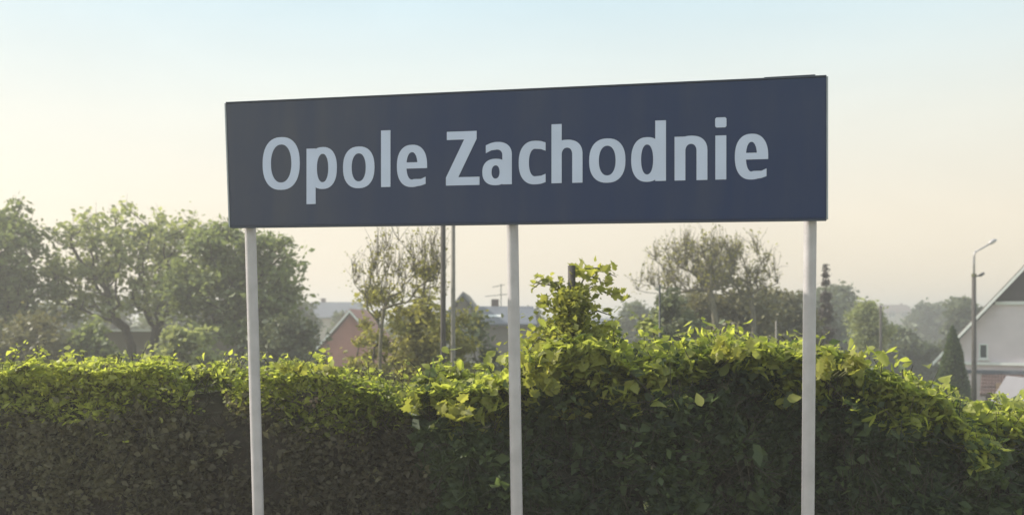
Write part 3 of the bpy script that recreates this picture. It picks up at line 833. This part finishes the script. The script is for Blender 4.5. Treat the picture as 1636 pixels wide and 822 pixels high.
# house with the steep gable at the right edge
def gable_house():
    d = 44.0; th = R(27); ex, ez = at(1490, 582, d).x, at(1490, 582, d).z
    def along(px): k = (px - 818) / 1600; return (k * d - ex) / (math.cos(th) + k * math.sin(th))      # metres along the gable from its left eave
    def Z(px, py): return EYE + (515 - py) / 1600 * (d - along(px) * math.sin(th)) - G
    hw = along(1722)
    t = thing('house', 'pale lilac house with a steep brown gable roof at the right edge', 'house', (ex + hw * math.cos(th), d - hw * math.sin(th), G), -th)
    LX = lambda px: along(px) - hw
    zc = Z(1610, 486); hz = ez - G; apex = Z(1722, 340); slope = (apex - hz) / hw
    xi = hw - .45                                           # wall half width, inside the eaves
    zi = hz + .45 * slope - .12
    xc = (apex - .12 - zc) / slope
    # lower gable wall
    obj('wall', prism(bmesh.new(), [(-xi, 0), (xi, 0), (xi, zi), (xc, zc), (-xc, zc), (-xi, zi)], .12, 9.5), M['lilac'], t)
    # upper gable of dark boards
    z1 = zc + .002
    up = obj('gable_cladding', prism(bmesh.new(), [(-xc, z1 + .13), (xc, z1 + .13), (0, apex - .14)], .07, .16), M['browntimber'], t)
    n = 17
    for k in range(n):
        x0 = -xc + 2 * xc * k / n + .012; x1 = -xc + 2 * xc * (k + 1) / n - .012
        if max(abs(x0), abs(x1)) > xc - .15: continue
        za = apex - .16 - abs(x0) * slope; zb_ = apex - .16 - abs(x1) * slope
        pts = [(x0, z1 + .135), (x1, z1 + .135), (x1, zb_), (x0, za)]
        if x0 < 0 < x1: pts.insert(3, (0, apex - .17))
        if min(za, zb_) > z1 + .2: obj('board', prism(bmesh.new(), pts, .045, .068), M['browntimber'], t)
    obj('band', BX(-xc + .08, xc - .08, .02, .16, zc - .01, zc + .125), M['white'], t)
    # roof slabs with white verge boards
    rf = None
    for s in (-1, 1):
        pts = [(0, apex), (s * hw, hz), (s * hw, hz + .16), (0, apex + .16)]
        r = obj('roof', prism(bmesh.new(), pts, -.32, 9.9), M['tile_brown'], t)
        v = obj('verge_board', prism(bmesh.new(), [(0, apex - .06), (s * (hw - .02), hz - .04), (s * (hw - .02), hz + .135), (0, apex + .10)], -.355, -.325), M['white'], t)
    obj('chimney', BX(-.9, -.35, 4, 4.6, apex - .6, apex + .7), M['tile_brown'], t)
    # window and mouldings on the gable wall
    wx = LX(1571); wz = Z(1571, 573)
    window(t, wx, wz, .36, .66, .12, depth=.10, cross=False)
    wx2 = LX(1680)
    window(t, wx2, wz - .1, 1.2, 1.2, .12)
    zb = Z(1600, 583)
    obj('string_course', BX(-xi + .3, xi - .3, -.02, .115, zb, zb + .12), M['white'], t)
    obj('string_course', BX(-xi + .5, xi - .5, .04, .117, zb - .38, zb - .22), M['rooftile_grey'], t)
    obj('downpipe', tube(bmesh.new(), [(-xi + .15, .04, 0), (-xi + .15, .04, zi - .25), (-xi - .1, -.02, zi - .1)], .05, 8), M['rooftile_grey'], t, smooth=True)
    # porch with a tiled lean-to roof, brown below
    px0, px1 = LX(1572), LX(1640)
    zt = Z(1600, 598); ze = zt - .75
    bm = bmesh.new()
    obj('porch_wall', BX(px0 + .1, px1 - .1, -1.5, .11, 0, ze + .02), M['porch'], t)
    pr = obj('porch_roof', BX(px0 - .05, px1 + .5, 0, .001, 0, .001), M['tile_brown'], t)
    # replace by a sloping slab
    bm = bmesh.new(); vs = []
    for x in (px0 - .1, px1 + .1):
        for (y, z) in ((.10, zt), (-1.75, ze), (-1.75, ze - .08), (.10, zt - .10)): vs.append(bm.verts.new((x, y, z)))
    bmesh.ops.convex_hull(bm, input=vs); bm.to_mesh(pr.data); bm.free()
    bm = bmesh.new(); nx, ny = 16, 6
    for i in range(nx):
        for j in range(ny):
            f0, f1 = j / ny, (j + 1) / ny
            xa = px0 - .1 + (px1 - px0 + .2) * i / nx; xb = xa + (px1 - px0 + .2) / nx * .9
            ya, yb = .10 - 1.87 * f0, .10 - 1.90 * f1; za, zb2 = zt + (ze - zt) * f0, zt + (ze - zt) * f1
            vs = [bm.verts.new(c) for c in ((xa, ya, za + .008), (xb, ya, za + .008), (xa, yb, zb2 + .045), (xb, yb, zb2 + .045), ((xa + xb) / 2, ya, za + .03), ((xa + xb) / 2, yb, zb2 + .075), (xa, yb, zb2 + .01), (xb, yb, zb2 + .01))]
            bmesh.ops.convex_hull(bm, input=vs)
    o = obj('roof_tiles', bm, M['tile_brown'], pr); o['kind'] = 'stuff'
    tx = LX(1604)
    dr = obj('door', BX(tx - .28, tx + .28, -1.54, -1.503, .1, 1.1), M['tan'], t)
    obj('handle', BX(tx + .18, tx + .24, -1.575, -1.542, .55, .60), M['steel_dark'], dr)
gable_house()

# pale ridge tent / tarp cover beside the porch
def tarp():
    a = at(1619, 676, 33); b = at(1668, 606, 33)
    t = thing('tarpaulin_cover', 'pale tarpaulin cover sloping up at the right edge below the porch', 'cover', (b.x, 33, G))
    k = a.x - b.x
    obj('canopy', prism(bmesh.new(), [(k, .05), (k + .12, .05), (.05, b.z - G - .05), (1.6, .9), (1.66, .95), (.05, b.z - G)], -.2, 2.6), M['van'], t)
    obj('side_panel', prism(bmesh.new(), [(k + .2, 0), (1.5, 0), (1.5, .88), (.05, b.z - G - .1)], -.15, -.11), M['van'], t)
    for y in (-.12, 2.5): obj('pole', tube(bmesh.new(), [(.03, y, 0), (.03, y, b.z - G - .12)], .02, 8), M['steel_dark'], t)
tarp()

def far_house(label, px0, px1, py_ridge, py_eave, d, wall, roof, name='house', cat='house', wins=(), chim=None, depth=7, gable_side=False, hip=.15, win=(.8, .8), verge='white'):
    x0, x1 = at(px0, 0, d).x, at(px1, 0, d).x; cx = (x0 + x1) / 2; hw = (x1 - x0) / 2
    zr, ze = zz(py_ridge, d), zz(py_eave, d)
    t = thing(name, label, cat, (cx, d, G))
    if gable_side:      # gable faces the camera
        obj('wall', prism(bmesh.new(), [(-hw + .2, 0), (hw - .2, 0), (hw - .2, ze), (0, zr - .12), (-hw + .2, ze)], .02, depth), M[wall], t)
        for s in (-1, 1):
            obj('roof', prism(bmesh.new(), [(0, zr), (s * hw, ze - .05), (s * hw, ze + .12), (0, zr + .17)], -.3, depth + .3), M[roof], t)
            obj('verge_board', prism(bmesh.new(), [(0, zr - .03), (s * (hw + .02), ze - .08), (s * (hw + .02), ze + .08), (0, zr + .13)], -.34, -.305), M[verge], t)
    else:
        obj('wall', BX(-hw + .2, hw - .2, .02, depth, 0, ze), M[wall], t)
        bm = bmesh.new(); i = hw * hip
        vs = [bm.verts.new(c) for c in ((-hw, -.4, ze + .002), (hw, -.4, ze + .002), (hw, depth + .4, ze + .002), (-hw, depth + .4, ze + .002), (-hw + i, depth / 2, zr), (hw - i, depth / 2, zr),
                                        (-hw, -.4, ze + .12), (hw, -.4, ze + .12), (hw, depth + .4, ze + .12), (-hw, depth + .4, ze + .12))]
        bmesh.ops.convex_hull(bm, input=vs); obj('roof', bm, M[roof], t)
        obj('gutter', tube(bmesh.new(), [(-hw, -.47, ze + .06), (hw, -.47, ze + .06)], .06, 8), M['rooftile_grey'], t)
    if chim is not None:
        c = at(chim, 0, d).x - cx; obj('chimney', BX(c - .2, c + .2, depth * .5, depth * .5 + .4, zr - .5, zr + .38), M['tile_brown'], t)
    for wx, wz in wins:
        window(t, at(wx, 0, d).x - cx, zz(wz, d), *win, .02)
    return t
far_house('grey roofed house seen between the dark tree and the pink house', 478, 575, 481, 508, 95, 'beige', 'rooftile_grey', wins=((500, 530), (545, 530)), chim=505, win=(1.1, 1.2))
pk = far_house('small pinkish red gabled house left of the sparse young tree', 508, 612, 498, 556, 52, 'pinkwall', 'redroof', gable_side=True, depth=6)  # white verge boards paint bright glints along the roof edges
hx = at(590, 0, 52).x - pk.location.x
obj('corner_trim', BX(hx - .16, hx + .16, -.03, .018, 0, 1.55), M['orange'], pk)
far_house('grey brown house half hidden by the two tall poles', 712, 768, 471, 505, 48, 'greybrown', 'greybrown', gable_side=True, depth=7, verge='rooftile_grey')
bn = far_house('long grey brown barn with a bluish roof behind the middle post', 742, 858, 487, 520, 50, 'greybrown', 'rooftile_grey', name='barn', cat='barn', hip=.06, chim=789)
o = obj('skylight', BX(-.45, .45, -.02, .02, -.3, .3), M['white'], bn, loc=(at(788, 0, 50).x - bn.location.x, 1.0, zz(506, 50) - .03), rot=(R(-62), 0, 0))
far_house('low house with a violet grey roof right of the climbing plant', 875, 1015, 508, 535, 72, 'beige', 'rooftile_grey', wins=((905, 545), (950, 545), (985, 545)), win=(1.0, .9))
far_house('pinkish house far off between the light green tree and the round far tree', 1410, 1462, 486, 500, 230, 'pinkwall_pale' if 'pinkwall_pale' in M else 'beige', 'tile_brown', wins=((1425, 506), (1445, 506)), win=(1.6, 1.4), chim=1450)
far_house('long brownish low building right of the right post under the conifer', 1300, 1378, 520, 540, 64, 'greybrown', 'rooftile_grey', name='barn', cat='barn')

# long low shed under the left trees
def shed():
    d = 38; x0, x1 = at(-160, 0, d).x, at(392, 0, d).x; zt = zz(526, d)
    t = thing('shed', 'long low shed with a white roof edge under the trees at the left', 'shed', ((x0 + x1) / 2, d, G)); hw = (x1 - x0) / 2
    obj('wall', BX(-hw, hw, .02, 4, 0, zt - .07), M['greybrown'], t)
    obj('roof', BX(-hw - .2, hw + .2, -.25, 4.3, zt - .067, zt - .02), M['asph'], t)
    obj('fascia', BX(-hw - .2, hw + .2, -.29, -.252, zt - .07, zt), M['white'], t)
    for k in range(5):
        x = -hw + 1.6 + k * 2.6
        dr = obj('door', BX(x - .95, x + .95, -.03, .017, .02, 2.1), M['porch'], t)
        obj('handle', BX(x - .08, x + .08, -.06, -.032, 1.0, 1.04), M['steel_dark'], dr)
shed()

# ================================================================== POLES AND LAMPS
def pole(name, label, cat, px, py_top, d, r, m, base=G, cap=True):
    x = (px - 818) / 1600 * d; h = EYE + (515 - py_top) / 1600 * d - base
    t = thing(name, label, cat, (x, d, base))
    obj('shaft', tube(bmesh.new(), [(0, 0, 0), (0, 0, h * .5), (0, 0, h)], [r * 1.15, r, r * .85], 14), M[m], t, smooth=True)
    return t, h
t, h = pole('utility_pole', 'dark tall pole, the left one of two standing behind the sign', 'pole', 708, 262, 17.6, .050, 'wood_pole')
obj('crossarm', BX(-.7, .7, .05, .13, h - .35, h - .25, bev=.01), M['wood_pole'], t)
for k in (-.55, 0, .55): obj('insulator', tube(bmesh.new(), [(k, .09, h - .25), (k, .09, h - .2), (k, .09, h - .17), (k, .09, h - .10)], [.02, .045, .03, .015], 10), M['white'], t)
t, h = pole('utility_pole', 'paler brown tall pole, the right one of two standing behind the sign', 'pole', 724, 250, 18.2, .042, 'conc_pole')
obj('crossarm', BX(-.6, .6, .08, .14, h - .3, h - .22, bev=.01), M['steel_dark'], t)
pole('stake', 'thin dark iron stake standing alone left of the broad sparse tree', 'stake', 1054, 455, 14, .016, 'steel_dark', base=-.95)
pole('stake', 'thin dark post standing in front of the light green field tree', 'post', 1407, 488, 43, .06, 'wood_pole')
pole('stake', 'pale slim post behind the bush just left of the right hand post', 'post', 1240, 512, 20, .02, 'conc_pole')

def street_lamp():
    d = 38; b = ground_at(1556, d); t = thing('street_lamp', 'slim street lamp with a slanting arm in front of the house gable', 'street lamp', b)
    k = d / 1600; top = zz(404, d)
    obj('column', tube(bmesh.new(), [(0, 0, 0), (0, 0, zz(560, d)), (0, 0, zz(440, d))], [.10, .085, .075], 14), M['wood_pole'], t, smooth=True)
    obj('upper_column', tube(bmesh.new(), [(0, 0, zz(441, d)), (0, 0, zz(412, d)), (.02, 0, top), (.10, 0, top + .08)], [.045, .042, .04, .038], 12), M['galv'], t, smooth=True)
    obj('arm', tube(bmesh.new(), [(.09, 0, top + .075), (10 * k, 0, zz(398, d)), (26 * k, 0, zz(389, d))], [.038, .034, .03], 10), M['galv'], t, smooth=True)
    hd = obj('lamp_head', tube(bmesh.new(), [(23 * k, 0, zz(391, d) + .02), (27 * k, 0, zz(388.2, d) + .02), (32 * k, 0, zz(385, d) + .02), (36 * k, 0, zz(382.6, d))], [.03, .075, .08, .03], 12), M['galv'], t, smooth=True)
    br = obj('bracket', tube(bmesh.new(), [(0, 0, zz(441, d)), (9 * k, 0, zz(440, d)), (16 * k, 0, zz(436, d))], .03, 8), M['steel_dark'], t, smooth=True)
    obj('spotlight', tube(bmesh.new(), [(9 * k, 0, zz(440, d)), (13 * k, 0, zz(438, d)), (16 * k, 0, zz(436, d))], [.05, .06, .05], 10), M['steel_dark'], br)
    obj('collar', tube(bmesh.new(), [(0, 0, zz(442, d)), (0, 0, zz(437, d))], .088, 14), M['leaf_stem'], t)
street_lamp()

# television aerial on the barn roof
def aerial():
    d = 52; b = at(800, 487, d); t = thing('television_aerial', 'thin television aerial on the barn roof beside the middle post', 'aerial', (b.x, d + 1.5, b.z - .3))
    obj('mast', tube(bmesh.new(), [(0, 0, 0), (0, 0, 1.45)], .025, 8), M['steel_dark'], t)
    for k, (z, a) in enumerate(((1.35, .45), (.85, .85))):
        bmm = obj('boom', tube(bmesh.new(), [(-a, 0, z - .06), (a * .4, 0, z + .06)], .018, 8), M['steel_dark'], t)
        for j in range(5):
            x = -a + 1.35 * a * j / 4; zc = z - .06 + .12 * j / 4
            obj('element', tube(bmesh.new(), [(x, -.2, zc), (x, .2, zc)], .008, 6), M['steel_dark'], bmm)
aerial()

# ================================================================== HAZE
m = bpy.data.materials.new('haze'); m.use_nodes = True; n = m.node_tree
n.nodes.remove(n.nodes['Principled BSDF'])
v = n.nodes.new('ShaderNodeVolumePrincipled'); v.inputs['Color'].default_value = (1, .97, .94, 1)
v.inputs['Density'].default_value = .0042; v.inputs['Anisotropy'].default_value = .35
n.links.new(v.outputs[0], n.nodes['Material Output'].inputs['Volume'])
hz = obj('haze', BX(-1300, 1300, -70, 1300, -2.2, 11.0), m)
tag(hz, 'thin warm morning haze over the fields', 'haze', None, 'stuff')
